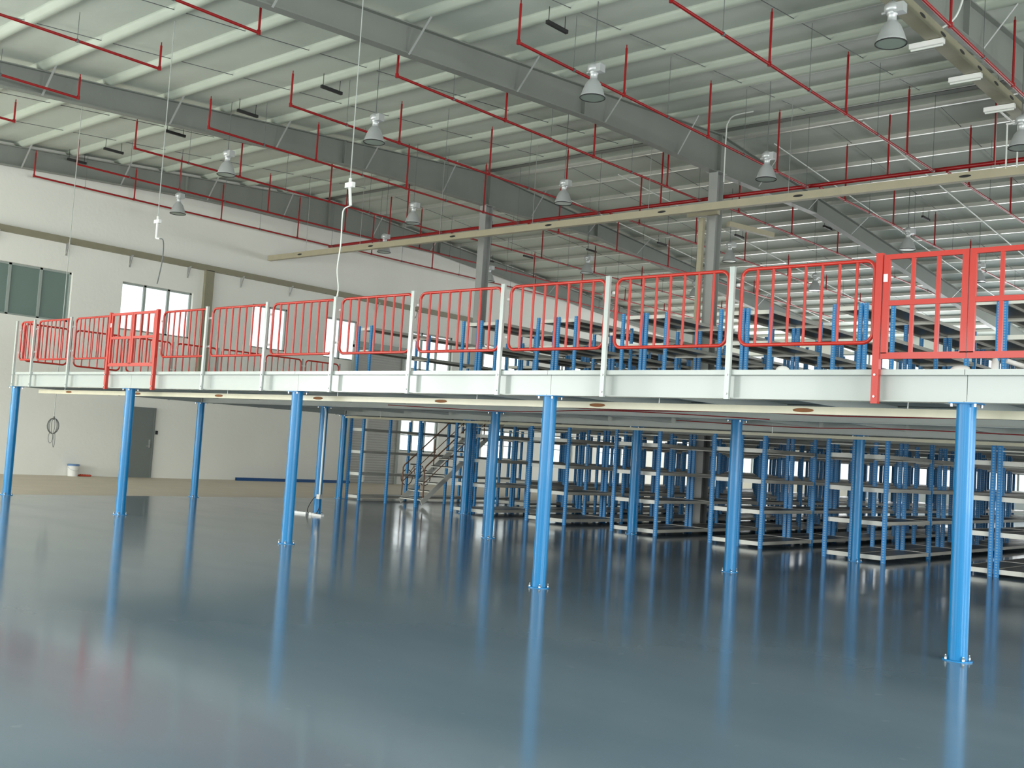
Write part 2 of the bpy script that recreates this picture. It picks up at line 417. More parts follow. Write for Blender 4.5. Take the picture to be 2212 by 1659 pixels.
for i,x in enumerate(PX):
    branch(x,3.65,15.45,[3.65,7.0,10.35,13.7],'red sprinkler pipe with risers running up to the main pipe, %s from left wall'%ORD[i],True)
    x2=x+.25
    if x2<8.7: x2+= .0
    branch(x2,15.62,40,[17.2,20.6,24,27.4,30.8,34.2,37.6],'thin red sprinkler pipe under the far roof slope, %s from left wall'%ORD[i],False)
for i,x in enumerate((-6.6,-3.06,.37,3.95,7.5,11.0,14.5,18.05,21.6)):
    branch(x,-13.5,.64,[.64,-2.8,-6.2,-9.6],'red sprinkler pipe ending over the open floor before the platform, %s from left wall'%ORD[i],True)
t=thing('sprinkler_main','thick red main pipe crossing the hall above the cream tray','pipe',(12.5,15.56,9.3))
MB().tube([(-21.5,0,0),(21.5,0,0)],.055,12).obj('pipe','redpipe',t)
for x in (-18,-13.2,-5.9,1.0,3.6,7.4,9.6,14): MB().tube([(x,0,0),(x,0,zt(15.5)-.13-9.3)],.024,8).obj('riser','redpipe',t)

# ------------------------------------------------------------------ cable trays under the roof
def tray(label, p, q, w, h, m, rods=(), holes=0, name='cable_tray', up=(0,0,1)):
    p=Vector(p); q=Vector(q); t=thing(name,label,'cable tray',tuple(p))
    MB().bar((0,0,0),tuple(q-p),w,h,up).obj('casing',m,t)
    L=(q-p).length; d=(q-p).normalized()
    for k in range(holes):
        c0=d*(L*(k+.5)/holes)
        e=MB(); L2=.12 if m=='traylow' else .13; hh=h*(.20 if m=='traylow' else .16)
        side=d.cross(Vector(up)).normalized(); upv=side.cross(d).normalized()
        for sg in (-1,1):
            o_=c0+side*sg*(w/2+.003); q_=[o_+d*L2*math.cos(2*PI*i_/20)+upv*hh*math.sin(2*PI*i_/20) for i_ in range(20)]
            e._add(q_+[v_-side*sg*.002 for v_ in q_],[tuple(range(20)),tuple(range(20,40))[::-1]]+[(i_,20+i_,20+(i_+1)%20,(i_+1)%20) for i_ in range(20)])
            if m=='traylow': e.tube(q_,.006,5,closed=True)
        e.obj('slot','rust' if m=='traylow' else 'dark',t)
    for s,zz in rods:
        c0=d*s; MB().tube([c0+Vector((0,0,h/2)),c0+Vector((0,0,zz-p.z))],.008 if zz>4 else .006,6).obj('hanger_rod','steel',t)
    return t
tray('long cream cable tray hung below the red main pipe',(-9.0,12.8,8.33),(34,12.8,8.22),.16,.19,'tray',[(s,zt(12.8)) for s in (2.2,5.2,9.1,13,17.1,21.2,26)],11)
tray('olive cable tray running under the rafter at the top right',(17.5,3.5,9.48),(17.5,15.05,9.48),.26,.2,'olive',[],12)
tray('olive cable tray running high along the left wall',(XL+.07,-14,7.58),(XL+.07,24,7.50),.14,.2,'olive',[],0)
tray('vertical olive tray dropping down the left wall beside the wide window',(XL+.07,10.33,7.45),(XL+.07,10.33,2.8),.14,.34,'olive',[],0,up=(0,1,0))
for i in range(9):
    y=2.9+2.2*i
    b=MB(); b.box((XL,y-.025,7.05),(XL+.03,y+.025,7.46)); b.box((XL,y-.025,7.42),(XL+.2,y+.025,7.46)); b.bar((XL+.02,y,7.1),(XL+.19,y,7.44),.02,.03)
    tag(b.obj('wall_bracket','steel'),'small grey bracket under the olive wall tray, %s from the left'%ORD[i],'bracket','brackets under the olive wall tray')
tray('short cream tray crossing the right hall column',(7.95,15.0,8.72),(8.95,15.0,8.72),.14,.12,'tray',[],0)
tray('short cream tray slanting off behind the right hall column',(8.95,15.55,8.5),(9.35,17.4,8.5),.14,.14,'tray',[],0)
tray('cream vertical tray on the face of the right hall column',(8.42,15.0,8.6),(8.42,15.0,2.9),.14,.12,'tray',[],0,up=(0,1,0))
for i,y in enumerate((7.9,9.87,11.9)):
    t=thing('fluorescent_light','white fluorescent batten under the olive tray, %s'%['nearest the top of the picture','middle of three','lowest, with two rods down to the cream tray'][i],'light',(17.36,y-.15,9.32),'fluorescent battens under the olive tray')
    MB().box((-.28,-.05,-.04),(.32,.05,.05)).obj('housing','plastic',t); MB().tube([(-.26,0,-.06),(.30,0,-.06)],.02,8).obj('tube','conduit',t)
    if i==2:
        for dx in (-.12,.10): MB().tube([(dx,.98,-.04),(dx,.98,-1.0)],.018,6).obj('rod','conduit',t)
        MB().box((-.03,0,-.03),(.01,.98,-.01)).box((-.14,.96,-.05),(.12,1.0,-.02)).obj('bracket_arm','plastic',t)
def bez(pts, r, m, name, label, cat, parent=None, n=10):
    P=[Vector(p) for p in pts]; out=[]
    for i in range(len(P)-1):
        p0=P[max(i-1,0)];p1=P[i];p2=P[i+1];p3=P[min(i+2,len(P)-1)]
        for k in range(n):
            t=k/n; out.append(.5*((2*p1)+(-p0+p2)*t+(2*p0-5*p1+4*p2-p3)*t*t+(-p0+3*p1-3*p2+p3)*t**3))
    out.append(P[-1]); o=MB().tube(out,r,6).obj(name,m,parent)
    return tag(o,label,cat) if label else o
bez([(9.66,14,9.25),(9.66,14,10.6),(9.7,14,10.88),(9.95,13.9,11.0),(10.5,13.9,11.02)],.02,'conduit','conduit','bent white conduit turning into the roof above the right hall column','conduit')
bez([(17.9,8.0,zt(8)),(17.9,8,10.2),(17.75,8,9.8),(17.4,8,9.62),(17.2,7.95,9.58)],.022,'conduit','conduit','white curved cable dropping from the roof to the top fluorescent batten','cable')
for i,(x,ya,yb) in enumerate(((3.9,17,40),(12.6,16,40),(9.75,16.5,40),(16.3,16.5,40),(.6,18,40))):
    tag(MB().tube([(x,ya,zt(ya)-.02),(x,yb,zt(yb)-.02)],.02,6).obj('conduit','conduit'),'straight white conduit under the far roof slope, %s'%['left of middle','right of middle','at the middle','far right','far left'][i],'conduit','white conduits under the far slope')

# ------------------------------------------------------------------ high bay lamps
def lamp_meshes():
    bell=MB().lathe([(.235,0),(.24,.02),(.225,.05),(.19,.16),(.14,.28),(.10,.33),(.075,.36)],28,cap=False)
    bell.lathe([(.07,.36),(.22,.05),(.228,.012),(.235,0)],28,cap=False)
    lens=MB().lathe([(.226,.006),(.226,.016)],28)
    rim=MB().tube([(.237*math.cos(2*PI*k/28),.237*math.sin(2*PI*k/28),.004) for k in range(28)],.010,6,closed=True)
    neck=MB().lathe([(.075,.34),(.068,.36),(.068,.46),(.085,.47),(.085,.50)],18)
    box=MB().lathe([(.10,.50),(.125,.52),(.125,.60),(.10,.63),(.07,.66),(.03,.68)],16); box.box((.06,-.08,.47),(.20,.08,.62)); box.box((-.17,-.012,.50),(.17,.012,.53))
    return [('reflector',bell.mesh('reflector','alu')),('lens',lens.mesh('lens','lampglass')),('rim',rim.mesh('rim','dark')),('neck',neck.mesh('neck','alu')),('ballast_box',box.mesh('ballast_box','alu'))]
LM=lamp_meshes()
lamps=[(17.79,5.23,'largest high bay lamp, at the top right under the olive tray'),(12.25,4.85,'high bay lamp hanging in front of the right hand rafter, upper middle'),
 (6.22,4.7,'high bay lamp left of centre, just above the middle rafter'),(.38,4.71,'high bay lamp under the left hall rafter, upper left'),(-5.42,6.79,'leftmost high bay lamp, seen against the bare left wall'),
 (12.31,11.47,'high bay lamp right of the cream tray hall column'),(6.45,11.19,'high bay lamp between the two hall columns above the tray'),(.63,11.12,'high bay lamp left of the left hall column, above the cream tray'),
 (-3.94,14.02,'high bay lamp partly hidden behind the cream tray near the left wall'),(17.85,11.65,'high bay lamp cut by the right edge of the picture'),
 (12.17,20.41,'high bay lamp beyond the cream tray at the right, against bright purlins'),(6.38,20.05,'high bay lamp just right of the right hall column, beyond the ridge'),(.42,20.09,'high bay lamp right of the left hall column, beyond the ridge'),
 (12.3,26.3,'distant high bay lamp seen through the right gate'),(1.24,26.2,'distant high bay lamp seen through the rail left of the right hall column'),(6.4,26.3,'distant high bay lamp seen through the railing at the right'),(-4.6,20.2,'distant high bay lamp against the end of the left wall'),(-4.3,27.5,'farthest high bay lamp by the left wall')]
for x,y,l in lamps:
    t=thing('high_bay_lamp',l,'lamp',(x,y,8.4),'silver high bay lamps')
    for nm,me in LM: place(nm,me,t)
    MB().tube([(0,0,.67),(0,0,zroof(y)-.004-8.4)],.009,5).obj('suspension_rod','rod',t)

# ------------------------------------------------------------------ mezzanine
CX=[0,5.085,10.39,15.69,20.89,26.1]; CY=[0,4.77,9.56]
ZB=2.45; ZD=2.77; XE=26.4; YE=31.
def column_parts():
    pole=MB().lathe([(.09,.012),(.09,ZB-.012)],24)
    base=MB().lathe([(.135,0),(.135,.012)],24)
    cap=MB().box((-.13,-.12,ZB-.012),(.13,.12,ZB-.001))
    bolt=MB().lathe([(.014,.012),(.014,.04),(.008,.04),(.008,.055)],6)
    nut=MB().lathe([(.014,-.03),(.014,-.001)],6)
    return pole.mesh('pole','blue'),base.mesh('base_plate','blue'),cap.mesh('cap_plate','blue'),bolt.mesh('anchor_bolt','steel'),nut.mesh('cap_bolt','steel')
CP=column_parts()
rown=['front row','second row','third row']
for j,y in enumerate(CY):
    for i,x in enumerate(CX):
        t=thing('mezzanine_column','blue round column in the %s under the platform, %s from the left end'%(rown[j],ORD[i]),'column',(x,y,0),'blue platform columns')
        place('pole',CP[0],t); place('base_plate',CP[1],t); place('cap_plate',CP[2],t)
        for a in range(4):
            an=PI/4+a*PI/2
            place('anchor_bolt',CP[3],t,(.115*math.cos(an),.115*math.sin(an),0))
        for sx in (-1,1):
            for sy in (-1,1): place('cap_bolt',CP[4],t,(sx*.11,sy*.095,ZB-.012))
# beams
def ibeam(name,label,cat,p,q,zb,zt_,w,m,group=None,lip=False):
    p=Vector(p);q=Vector(q); t=thing(name,label,cat,(p.x,p.y,zb),group); d=q-p
    along=abs(d.x)>abs(d.y); L=d.length
    def bx(b,a0,a1,w0,w1,z0,z1):
        if along: b.box((a0,w0,z0),(a1,w1,z1))
        else: b.box((w0,a0,z0),(w1,a1,z1))
    H=zt_-zb
    b=MB(); bx(b,0,L,-.004,.004,.01,H-.01); b.obj('web',m,t)
    b=MB(); bx(b,0,L,-w/2,w/2,0,.01); b.obj('bottom_flange',m,t)
    b=MB(); bx(b,0,L,-w/2,w/2,H-.01,H)
    if lip: bx(b,0,L,-w/2-.006,-w/2,H-.055,H)
    b.obj('top_flange',m,t)
    return t
for i in range(5):
    ibeam('edge_beam','white front edge beam of the platform, %s span from the left'%ORD[i],'beam',(CX[i]+.003 if i else -.1,0,0),(CX[i+1]-.003,0,0),ZB,ZD,.16,'white','white platform edge beams',lip=True)
    for s in ((.12,.9) if i else (.25,.9)):
        pass
for j,(a,b_) in enumerate(((.09,4.765),(4.775,9.55),(9.57,14.3),(14.32,19.1))):
    ibeam('side_beam','white side beam along the left end of the platform, %s span back from the corner'%ORD[j],'beam',(0,a,0),(0,b_,0),ZB,ZD,.14,'white','white platform side beams')
for j,y in enumerate((4.77,9.56,14.35,19.1,23.9,28.7)):
    ibeam('cross_beam','grey cross beam under the platform, %s behind the front edge'%ORD[j],'beam',(.08,y,0),(XE,y,0),ZB,ZB+.25,.14,'joist','grey cross beams under the platform')
xs=[]
x=.9
while x<XE: xs.append(x); x+=1.745
jm=MB().box((-.003,.1,0),(.003,YE-.05,.16)).box((-.035,.1,0),(.035,YE-.05,.006)).mesh('deck_joist','joist')
jb=MB().box((-.003,0,0),(.003,4.6,.16)).box((-.03,0,0),(.03,4.6,.006)).mesh('deck_joist','joist')
for k,x in enumerate(xs):
    for j in range(6):
        ya=(0.08,4.86,9.65,14.44,19.19,23.99)[j]
        if j in (2,) and 1.7<x<3.1: continue
        tag(place('deck_joist',jb,None,(x,ya,ZB+.10)),'grey deck joist under the platform, %s bay from the front, %s from the left'%(ORD[j],ORD[k]),'joist','grey deck joists')
# deck boards (with the stair opening) -- one continuous deck
dk=MB()
for a,b_ in (((.08,.085,ZB+.262),(XE,9.95,ZD-.012)),((.08,9.95,ZB+.262),(1.8,14.1,ZD-.012)),((3.06,9.95,ZB+.262),(XE,14.1,ZD-.012)),((.08,14.1,ZB+.262),(XE,YE,ZD-.012))): dk.box(a,b_)
tag(dk.obj('platform_deck','decking'),'grey steel deck floor of the raised platform','platform floor')
# cream strip below the deck edge
t=tray('long cream lighting strip with rusty slots under the front edge of the platform',(.3,.40,2.375),(XE-.3,.62,2.375),.05,.085,'traylow',[(s,2.6) for s in (1.2,4.3,7.4,10.5,13.6,16.7,19.8,22.9)],9,name='lighting_strip')
t2=tray('cream cable strip under the platform at the third column row',(.3,9.36,2.385),(XE-.3,9.36,2.385),.05,.06,'traylow',[(s,2.6) for s in (1.5,7.4,13.6,19.8)],0,name='lighting_strip')
for i,pts in enumerate(([(13.2,2.2,2.46),(15.4,2.0,2.40),(17.3,2.2,2.43),(19,2.0,2.40),(22,2.2,2.45)],[(14,5.6,2.44),(16.5,5.3,2.38),(18,5.6,2.42),(20.5,5.4,2.38)],[(9,3.2,2.44),(12,3.4,2.40),(14.4,3.0,2.44),(17,3.4,2.40)])):
    bez(pts,.008,'redpipe','loose_wire','thin dark red wire sagging under the platform, %s'%['nearest the front edge','behind the second column row','left of the nearest one'][i],'wire')

# ---------------------------------------------------------------- guard rails
POSTX=[.02,.9,2.61,7.74,9.54,11.33,13.1,14.86,16.6,18.33,23.55,25.3]
PB, PT = 2.44, 3.93
postm=MB().box((-.03,-.02,0),(.03,.02,PT-PB))
postm.box((-.034,-.024,PT-PB-.004),(.034,.024,PT-PB))
postm=postm.mesh('post_shaft','post')
boltm=MB(); boltm.tube([(0,-.02,0),(0,-.032,0)],.012,6); boltm=boltm.mesh('bolt','steel')
for i,x in enumerate(POSTX):
    t=thing('guard_post','white railing post on the front edge beam, %s from the left corner'%ORD[i],'post',(x,-.112,PB),'white guard rail posts on the front edge')
    place('post_shaft',postm,t)
    for z in (.06,.27): place('bolt',boltm,t,(0,0,z))
def panel_mesh(w,z0,z1,nb):
    """rounded tube frame in the XZ plane, origin at left-bottom"""
    r=.10; pts=[]
    H=z1-z0
    for cx,cz,a0 in ((w-r,r,-PI/2),(w-r,H-r,0),(r,H-r,PI/2),(r,r,PI)):
        for k in range(7): a=a0+k*PI/12; pts.append((cx+r*math.cos(a),0,cz+r*math.sin(a)))
    fr=MB().tube(pts,.021,8,closed=True).mesh('frame','red')
    bar=MB().tube([(0,0,.008),(0,0,H-.008)],.0165,8).mesh('bar','red')
    return fr,bar
clipm=MB().box((-.055,-.012,-.018),(0,.012,.018)).tube([(-.03,-.012,0),(-.03,-.024,0)],.014,8).mesh('clip','plastic')
def guard_panel(x,y,w,label,rotz=0,nb=7,group='red guard rail panels'):
    fr,bar=panel_mesh(w,3.05,3.9,nb)
    t=thing('guard_rail',label,'railing',(x,y,3.05),group); t.rotation_euler=(0,0,rotz)
    place('frame',fr,t)
    for k in range(nb): place('bar',bar,t,(w*(k+1)/(nb+1),0,0))
    for z in (.17,.68):
        place('clip',clipm,t,(-.01,0,z)); place('clip',clipm,t,(w+.065,0,z))
    return t
spans=[(.02,.9,'narrow red tube panel at the left corner of the front railing'),(.9,2.61,'red tube panel between the second and third white posts from the left corner'),
 (2.61,4.31,'red tube panel just left of the far red gate'),(6.09,7.74,'red tube panel just right of the far red gate'),(7.74,9.54,'red tube panel, second to the right of the far gate'),
 (9.54,11.33,'red tube panel in front of the narrow upper windows'),(11.33,13.1,'red tube panel in front of the leftmost upper shelves'),(13.1,14.86,'red tube panel in front of the left hall column'),
 (14.86,16.6,'red tube panel right of the one before the left hall column'),(16.6,18.33,'red tube panel in front of the right hall column'),(18.33,20.03,'red tube panel just left of the near red gate'),
 (21.8,23.55,'red tube panel beyond the near red gate'),(23.55,25.3,'rightmost red tube panel of the front railing')]
for a,b_,l in spans: guard_panel(a+.085,-.045,b_-a-.17,l,nb=7 if b_-a>1 else 4)
def gate(x0,x1,label):
    t=thing('gate',label,'gate',(x0,-.12,PB),'red double gates in the railing')
    W=x1-x0
    for x in (0,W):
        b=MB().box((x-.035,-.03,-.02),(x+.035,.03,PT+.02-PB)); b.obj('gate_post','red',t)
        for z in (.05,.27): place('bolt',boltm,t,(x,-.01,z))
    z0=.43; z1=PT-PB; hw=(W-.09)/2
    for s in (0,1):
        xa=.045+s*(hw+.003); xb=xa+hw-.006
        lf=MB(); 
        for a,b_ in (((xa,-.02,z0),(xb,.02,z0+.065)),((xa,-.02,z1-.05),(xb,.02,z1)),((xa,-.02,z0+.055),(xa+.06,.02,z1-.05)),((xb-.06,-.02,z0+.055),(xb,.02,z1-.05)),((xa+.045,-.019,z0+.54),(xb-.045,.019,z0+.59))): lf.box(a,b_)
        o=lf.obj('gate_leaf','red',t)
        for k in (1,2):
            xx=xa+.045+(hw-.09)*k/3; MB().box((xx-.018,-.014,z0+.05),(xx+.018,.014,z1-.045)).obj('bar','red',o)
        if s==0: MB().box((xa+.005,-.032,z1-.28),(xa+.045,-.02,z1-.2)).obj('latch','plastic',o)
gate(4.31,6.09,'far red double gate toward the left end of the front railing')
gate(20.03,21.8,'near red double gate at the right edge of the picture')
# side rail at the platform's left end
SY=[1.2,2.53,3.87,5.2,6.6,7.95,9.3]
for i,y in enumerate(SY):
    t=thing('guard_post','white guard rail post on the left end of the platform, %s back from the corner'%ORD[i],'post',(-.095,y,PB),'white guard rail posts on the left end'); t.rotation_euler=(0,0,-PI/2)
    place('post_shaft',postm,t)
    for z in (.06,.27): place('bolt',boltm,t,(0,0,z))
prev=.02
for i,y in enumerate(SY):
    guard_panel(-.03,prev+.085,y-prev-.17,'red tube panel on the left end of the platform, %s back from the corner'%ORD[i],rotz=PI/2,nb=5,group='red guard panels on the left end')
    prev=y

# ---------------------------------------------------------------- racks
YFR=9.78; BAY=2.35; NB=8; HW=.645
def upr(h): return MB().box((-.04,-.024,0),(.04,.024,h)).mesh('upright','upright')
U_lo=upr(2.40); U_up=upr(2.34)
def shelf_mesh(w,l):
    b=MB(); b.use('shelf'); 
    b.box((0,0,-.085),(w,.02,0)); b.box((0,l-.02,-.085),(w,l,0)); b.use('shelfside_shaded'); b.box((0,.02,-.07),(.012,l-.02,0)); b.box((w-.012,.02,-.07),(w,l-.02,0))
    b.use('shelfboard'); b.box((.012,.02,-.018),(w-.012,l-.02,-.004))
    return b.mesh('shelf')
SW=HW-.035
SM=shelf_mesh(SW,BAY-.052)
TIE=MB().box((0,-.01,-.02),(2*HW,.01,0)).mesh('top_tie','shelf')
def rack(c,z0,level,label,um,lv,start=0,single=False,group=None,tie=True,nb=NB,noshelf=()):
    t=thing('shelving_rack',label,'shelving rack',(c,YFR,z0),group)
    cols=[-HW+.04,-.055,.055,HW-.04]
    if single: cols=[.055,HW-.04]
    for b in range(start,nb+1):
        for x in cols: place('upright',um,t,(x,b*BAY,0))
    for b in range(start,nb):
        if b in noshelf: continue
        for x in ((-HW+.03,.005) if not single else (.005,)):
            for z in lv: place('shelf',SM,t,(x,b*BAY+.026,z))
    if tie and not single:
        for b in range(start,nb+1): 
            place('top_tie',TIE,t,(-HW,b*BAY,2.28))
LV=[.14,.80,1.44,2.09]
LVU=[.28,.95,1.63,2.29]
names=['beside the platform\'s left end','around the staircase','just right of the staircase','second right of the staircase','third right of the staircase',
       'third from the right edge of the picture','second from the right edge of the picture','at the right edge of the picture','beyond the right edge of the picture']
for i in range(9):
    c=5.03+2.63*(i-2)
    if i==0:
        rack(.02-.0,0,0,'narrow blue and white shelving rack under the platform '+names[0],U_lo,LV,single=True,group='shelving racks under the platform',nb=3)
    elif i==1:
        # open end portal beside the stairs
        for xx,ll in ((c-HW+.03,'left'),(c+HW-.03,'right')):
            for yy,l2 in ((YFR,'front'),(YFR+BAY,'middle')):
                tag(place('stair_support_post',U_lo,None,(xx,yy,0)),'slim perforated blue post %s of the staircase, %s one'%(ll,l2),'post','slim blue posts beside the staircase')
        rack(c,0,0,'blue and white shelving rack under the platform behind the staircase',U_lo,LV,start=2,group='shelving racks under the platform')
    else:
        rack(c,0,0,'blue and white rack row under the platform '+names[i],U_lo,LV,group='shelving racks under the platform')
un=['at its left end','','in front of the left hall column','right of the left hall column','left of the right hall column','right of the right hall column','just left of the near red gate','behind the near red gate','beyond the near red gate']
for i in range(9):
    c=5.03+2.63*(i-2)
    if i==0: rack(.06,ZD-.01,1,'narrow blue and grey rack on the platform '+un[0],U_up,LVU,single=True,group='shelving racks on the platform',nb=4,tie=False)
    elif i==1: rack(c,ZD-.01,1,'blue and grey shelving rack on top of the platform behind the stair opening',U_up,LVU,start=2,group='shelving racks on the platform',tie=False)
    else: rack(c,ZD-.01,1,'blue and grey rack row on the platform '+un[i],U_up,LVU,group='shelving racks on the platform',tie=False)
# low red rail round the stair opening
t=thing('stair_guard','low red guard rail round the stair opening on the platform','railing',(1.72,9.6,ZD))
MB().tube([(.05,0,0),(.05,0,.32),(1.32,0,.32),(1.32,0,0)],.02,8).obj('rail','red',t)
for k in (1,2,3): MB().tube([(.05+.32*k,0,0),(.05+.32*k,0,.31)],.012,6).obj('bar','red',t)
# cartons on upper shelves
for i,(c,b,s,zl,w,d,h) in enumerate(((7.66,2,.08,.28,.5,.6,.3),(7.66,4,.08,.28,.5,.8,.34),(10.29,1,-.58,.28,.48,.7,.28),(10.29,3,.08,.95,.5,.7,.3),(12.92,4,-.58,.28,.48,.6,.3))):
    x0=c+s; y0=YFR+b*BAY+.7; z=ZD-.01+zl-.003
    bx=MB().box((0,0,0),(w,d,h)); o=bx.obj('carton','carton',None,(x0,y0,z))
    tag(o,'beige cardboard box on an upper shelf, %s from the left'%ORD[i],'box','cardboard boxes on the upper shelves')
    MB().box((w/2-.025,-.002,h-.08),(w/2+.025,d+.002,h+.002)).obj('tape','tray',o)
    for q in ():
        pass

# ---------------------------------------------------------------- staircase
t=thing('staircase','steel staircase with brown handrails climbing to the platform','stairs',(2.42,10.25,0))
n=11; rise=ZD/12; run=.285
for sx in (-1,1):
    b=MB(); x=sx*.44; 
    v=[]
    b.bar((x,-.1,.10),(x,n*run+.1,n*rise+.10),.02,.15)
    for xx in ():
        v+=[(xx,-.12,0),(xx,.12,0),(xx,n*run+.12,n*rise+.02),(xx,n*run+.12,ZD-.1),(xx,n*run-.05,ZD-.03),(xx,-.12,.26)]
    b.obj('stringer','shelf',t)
    h=MB(); h.tube([(x,-.05,.25),(x,-.05,1.05),(x,.0,1.12),(x,n*run*.5,n*rise*.5+1.05),(x,n*run*.5+.06,n*rise*.5+1.12),(x,n*run,n*rise+1.0),(x,n*run+.1,n*rise+1.02)],.02,8)
    h.obj('handrail','brown',t)
    h=MB(); h.tube([(x,-.03,.66),(x,n*run,n*rise+.55)],.014,6); h.obj('knee_rail','brown',t)
    for k in (4,8,11): 
        h=MB(); h.tube([(x,k*run,k*rise+.1),(x,k*run,k*rise+.98)],.018,6); h.obj('baluster','brown',t)
for k in range(n):
    MB().box((-.43,k*run-.1,(k+1)*rise-.035),(.43,k*run+.12,(k+1)*rise-.012)).box((-.43,k*run-.1,(k+1)*rise-.065),(.43,k*run-.09,(k+1)*rise-.01)).obj('tread','shelf',t)

# ---------------------------------------------------------------- small things
# bicycle by the wall
t=thing('bicycle','dark bicycle parked by the left wall behind the staircase','bicycle',(-8.35,20.5,0))
for yy,nm in ((-.52,'rear'),(.52,'front')):
    w=MB().tube([(0,yy+.32*math.cos(2*PI*k/28),.33+.32*math.sin(2*PI*k/28)) for k in range(28)],.018,6,closed=True).obj('wheel','dark',t)
    s=MB()
    for k in range(12): s.tube([(0,yy,.33),(0,yy+.31*math.cos(2*PI*k/12),.33+.31*math.sin(2*PI*k/12))],.002,4)
    s.obj('spoke','steel',w)['kind']='stuff'
b=MB(); A=(0,-.52,.33); S=(0,-.15,.80); Hd=(0,.36,.82); B=(0,-.05,.30); Fx=(0,.52,.33)
for p,q in ((A,S),(A,B),(B,S),(B,Hd),(S,Hd),(Hd,Fx)): b.tube([p,q],.016,6)
b.obj('frame','brown',t)
MB().tube([(-.26,.30,1.02),(0,.36,.98),(.26,.30,1.02)],.012,6).tube([(0,.36,.8),(0,.36,.98)],.012,6).obj('handlebar','steel',t)
MB().box((-.07,-.30,.86),(.07,-.04,.91)).tube([(0,-.15,.78),(0,-.16,.88)],.012,6).obj('saddle','dark',t)
MB().tube([(.05,-.05+.09*math.cos(2*PI*k/16),.30+.09*math.sin(2*PI*k/16)) for k in range(16)],.006,4,closed=True).tube([(.05,-.05,.3),(.09,-.05,.15)],.008,4).obj('crank','steel',t)
# bucket
t=thing('bucket','white plastic bucket with a blue lid against the left wall','bucket',(-8.86,5.86,0))
MB().lathe([(.15,0),(.155,.02),(.175,.33),(.18,.34)],20).obj('body','plastic',t); MB().lathe([(.19,.33),(.19,.38),(.17,.39)],20).obj('lid','lid',t)
MB().tube([(.185*math.cos(a),.185*math.sin(a),.3-.12*math.sin((a+PI/2)/PI*PI)) for a in [(-PI/2+PI*k/12) for k in range(13)]],.005,5).obj('handle','steel',t)
b=MB()
for k in range(5): b.lathe([(.01,0),(.09-.01*k,.01),(.07,.05),(.01,.07)],9,(.03*k-.06,.06*k,0))
tag(b.obj('rag','redcloth',None,(-8.85,6.15,0)),'crumpled red rag on the floor right of the bucket','rag')
# long blue steel member lying along the wall
t=thing('steel_channel','long dark blue steel channel lying on the floor along the left wall','steel beam',(-8.7,11.9,0))
MB().box((-.05,0,0),(.05,5.3,.012)).box((-.05,0,.012),(-.042,5.3,.11)).box((.042,0,.012),(.05,5.3,.11)).obj('channel','blueflat',t)
# coil of cable hanging at the far left
t=thing('cable_coil','thin grey cable hanging at the left, looped into a loose coil near its end','cable',(-2.3,2.0,1.1))
MB().tube([(0,0,.72),(.01,0,3.2),(0,0,8.95)],.010,6).obj('cable','drop',t)
c=MB()
for k in range(5):
    w=.09+.02*k; tlt=.5*k
    c.tube([(w*math.cos(a)*math.cos(tlt)*1.0,w*math.cos(a)*math.sin(tlt),.50+.20*math.sin(a)) for a in [2*PI*q/18 for q in range(18)]],.007,5,closed=True)
c.tube([(-.09+.12*math.cos(a),0,.20+.14*math.sin(a)) for a in [2*PI*q/18 for q in range(18)]],.007,5,closed=True)
c.tube([(.07+.05*math.cos(a),.02,.14+.18*math.sin(a)) for a in [2*PI*q/18 for q in range(18)]],.007,5,closed=True)
c.tube([(0,0,.66),(.02,0,.74)],.02,6)
c.obj('coil','rod',t)
# two droppers with connectors
t=thing('power_drop','hanging white conduit with connector over the left platform, loose wire end','cable',(5.02,0.3,5.8))
MB().tube([(0,0,.0),(0,0,4.12)],.009,6).obj('conduit','drop',t)
MB().box((-.09,-.03,-.02),(.09,.03,.05)).tube([(0,0,-.32),(0,0,.12)],.024,8).tube([(0,0,-.32),(.14,0,-.34)],.02,8).obj('connector','plastic',t)
bez([(.14,0,-.34),(.26,0,-.38),(.31,0,-.55),(.3,0,-.8),(.24,0,-1.05),(.18,0,-1.25)],.011,'rod','wire',None,None,t)
t=thing('power_drop','hanging white conduit with connector, its wire tied to a white railing post','cable',(11.45,-.1,5.68))
MB().tube([(0,0,0),(-.02,0,4.2)],.009,6).obj('conduit','drop',t)
MB().box((-.09,-.03,-.03),(.09,.03,.05)).tube([(0,0,.12),(.0,0,-.03),(.05,0,-.32)],.024,8).obj('connector','plastic',t)
bez([(.05,0,-.32),(-.1,0,-.36),(-.13,0,-.5),(-.12,0,-.9),(-.16,0,-1.3),(-.10,0,-1.6),(-.12,-.0,-1.76)],.011,'conduit','wire',None,None,t)
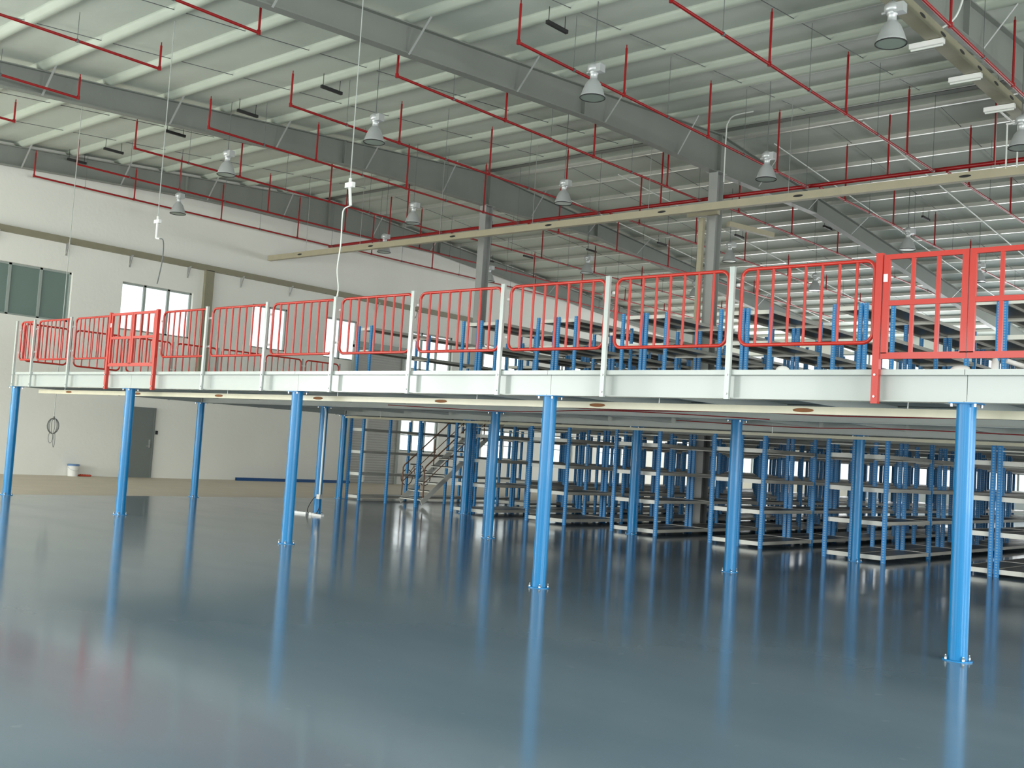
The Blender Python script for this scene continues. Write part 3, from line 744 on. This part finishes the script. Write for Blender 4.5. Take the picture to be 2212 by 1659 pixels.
# white pipe, sockets and lead at the second-row column
t=thing('socket_column_pipe','white pipe with clamps standing beside the second row blue column','pipe',(5.33,4.62,0))
MB().tube([(0,0,.42),(0,0,2.30),(-.03,0,2.40)],.022,8).obj('pipe','conduit',t)
MB().box((-.06,-.04,.36),(.05,.04,.46)).obj('clamp','steel',t)
bez([(-.02,0,.42),(-.2,0,.36),(-.33,-.03,.16),(-.32,-.05,.04),(-.12,-.06,.02)],.009,'dark','cord',None,None,t)
bez([(.0,0,.42),(.05,-.02,.2),(.0,-.05,.03)],.009,'dark','cord',None,None,t)
for nm,x,y,l,rz in (('power_strip',4.88,4.45,'white power strip on the floor left of the socket column',.25),('power_strip',5.52,4.42,'white power strip on the floor right of the socket column',.05)):
    t=thing(nm,l,'power strip',(x,y,0),'white power strips on the floor'); t.rotation_euler=(0,0,rz)
    MB().box((-.16,-.04,0),(.2,.04,.045)).box((-.2,-.05,0),(-.12,.05,.06)).obj('body','plastic',t)
    for k in range(3): MB().box((-.07+.08*k,-.02,.045),(-.03+.08*k,.02,.047)).obj('socket','dark',t)
# odds and ends lying on the deck edge
def lump(name,x,y,z,sx,sy,sz,m,label,cat,seed):
    rnd=random.Random(seed); b=MB(); n=14; prof=[]
    for k in range(7):
        a=PI*k/6; prof.append((max(.004,math.sin(a)),.5-.5*math.cos(a)))
    vs=[]
    for r,zz in prof:
        for q in range(n):
            an=2*PI*q/n; rr=r*(1+.18*math.sin(3*an+seed)+.1*rnd.uniform(-1,1)); vs.append((rr*math.cos(an)*sx,rr*math.sin(an)*sy,zz*sz))
    fs=[(i*n+k,i*n+(k+1)%n,(i+1)*n+(k+1)%n,(i+1)*n+k) for i in range(6) for k in range(n)]
    b._add(vs,fs,True); return tag(b.obj(name,m,None,(x,y,z)),label,cat)
DZ=ZD-.012
lump('plastic_bag',18.75,.35,DZ,.08,.06,.10,'plastic','crumpled white bag on the platform edge left of the near gate','bag',1)
lump('plastic_bag',18.55,.45,DZ,.07,.06,.05,'plastic','small white scrap beside the bag on the platform edge','scrap',2)
lump('plastic_bag',20.72,.3,DZ,.09,.07,.09,'plastic','white rounded sack under the near gate','bag',3)
tag(MB().tube([(21.15,.3,DZ+.13),(21.45,.5,DZ+.03)],.025,8).obj('white_tube','plastic'),'white tube leaning behind the right leaf of the near gate','tube')
tag(MB().lathe([(.035,0),(.035,.12),(.015,.16),(.015,.2)],12).obj('white_bottle','plastic',None,(21.05,.28,DZ)),'small white bottle standing behind the near gate','bottle')
tag(MB().lathe([(.03,0),(.03,.14),(.012,.18),(.012,.21)],12).obj('white_bottle','plastic',None,(21.5,.24,DZ)),'white bottle at the right edge behind the near gate','bottle')

# ------------------------------------------------------------------ light
wd=bpy.data.worlds.new('World'); SC.world=wd; wd.use_nodes=True
bg=wd.node_tree.nodes['Background']; bg.inputs[0].default_value=(.93,.97,1.0,1); bg.inputs[1].default_value=2.0
def area(name, loc, rot, sx, sy, e, col=(1,1,1)):
    l=bpy.data.lights.new(name,'AREA'); l.shape='RECTANGLE'; l.size=sx; l.size_y=sy; l.energy=e; l.color=col
    o=bpy.data.objects.new(name,l); COL.objects.link(o); o.location=loc; o.rotation_euler=rot
    return o
for k,(a,b_,z0,z1) in enumerate(front_holes):
    area('added_light_front',((a+b_)/2,YN+.05,(z0+z1)/2),(PI/2,0,0),b_-a-.1,z1-z0-.1,[1600,800,560,440,350,280][k],(.97,1,.95))  # added area lamps in unseen front openings, strongest at the left
for k,(a,b_,z0,z1) in enumerate(far_holes):
    area('daylight_far',((a+b_)/2,YF-.05,(z0+z1)/2),(-PI/2,0,0),b_-a-.1,z1-z0-.1,(520 if z0>2 else 70),(.98,1,1))
for a,b_,z0,z1 in right_holes:
    area('added_light_right',(XR-.05,(a+b_)/2,(z0+z1)/2),(PI/2,0,PI/2),b_-a-.1,z1-z0-.1,(1500 if b_<5 else 450),(.97,1,.96))  # added area lamps in unseen right windows to brighten the left wall
SC.view_settings.view_transform='Standard'; SC.view_settings.look='None'; SC.view_settings.gamma=1; SC.view_settings.exposure=0.0
SC.view_settings.use_curve_mapping=False
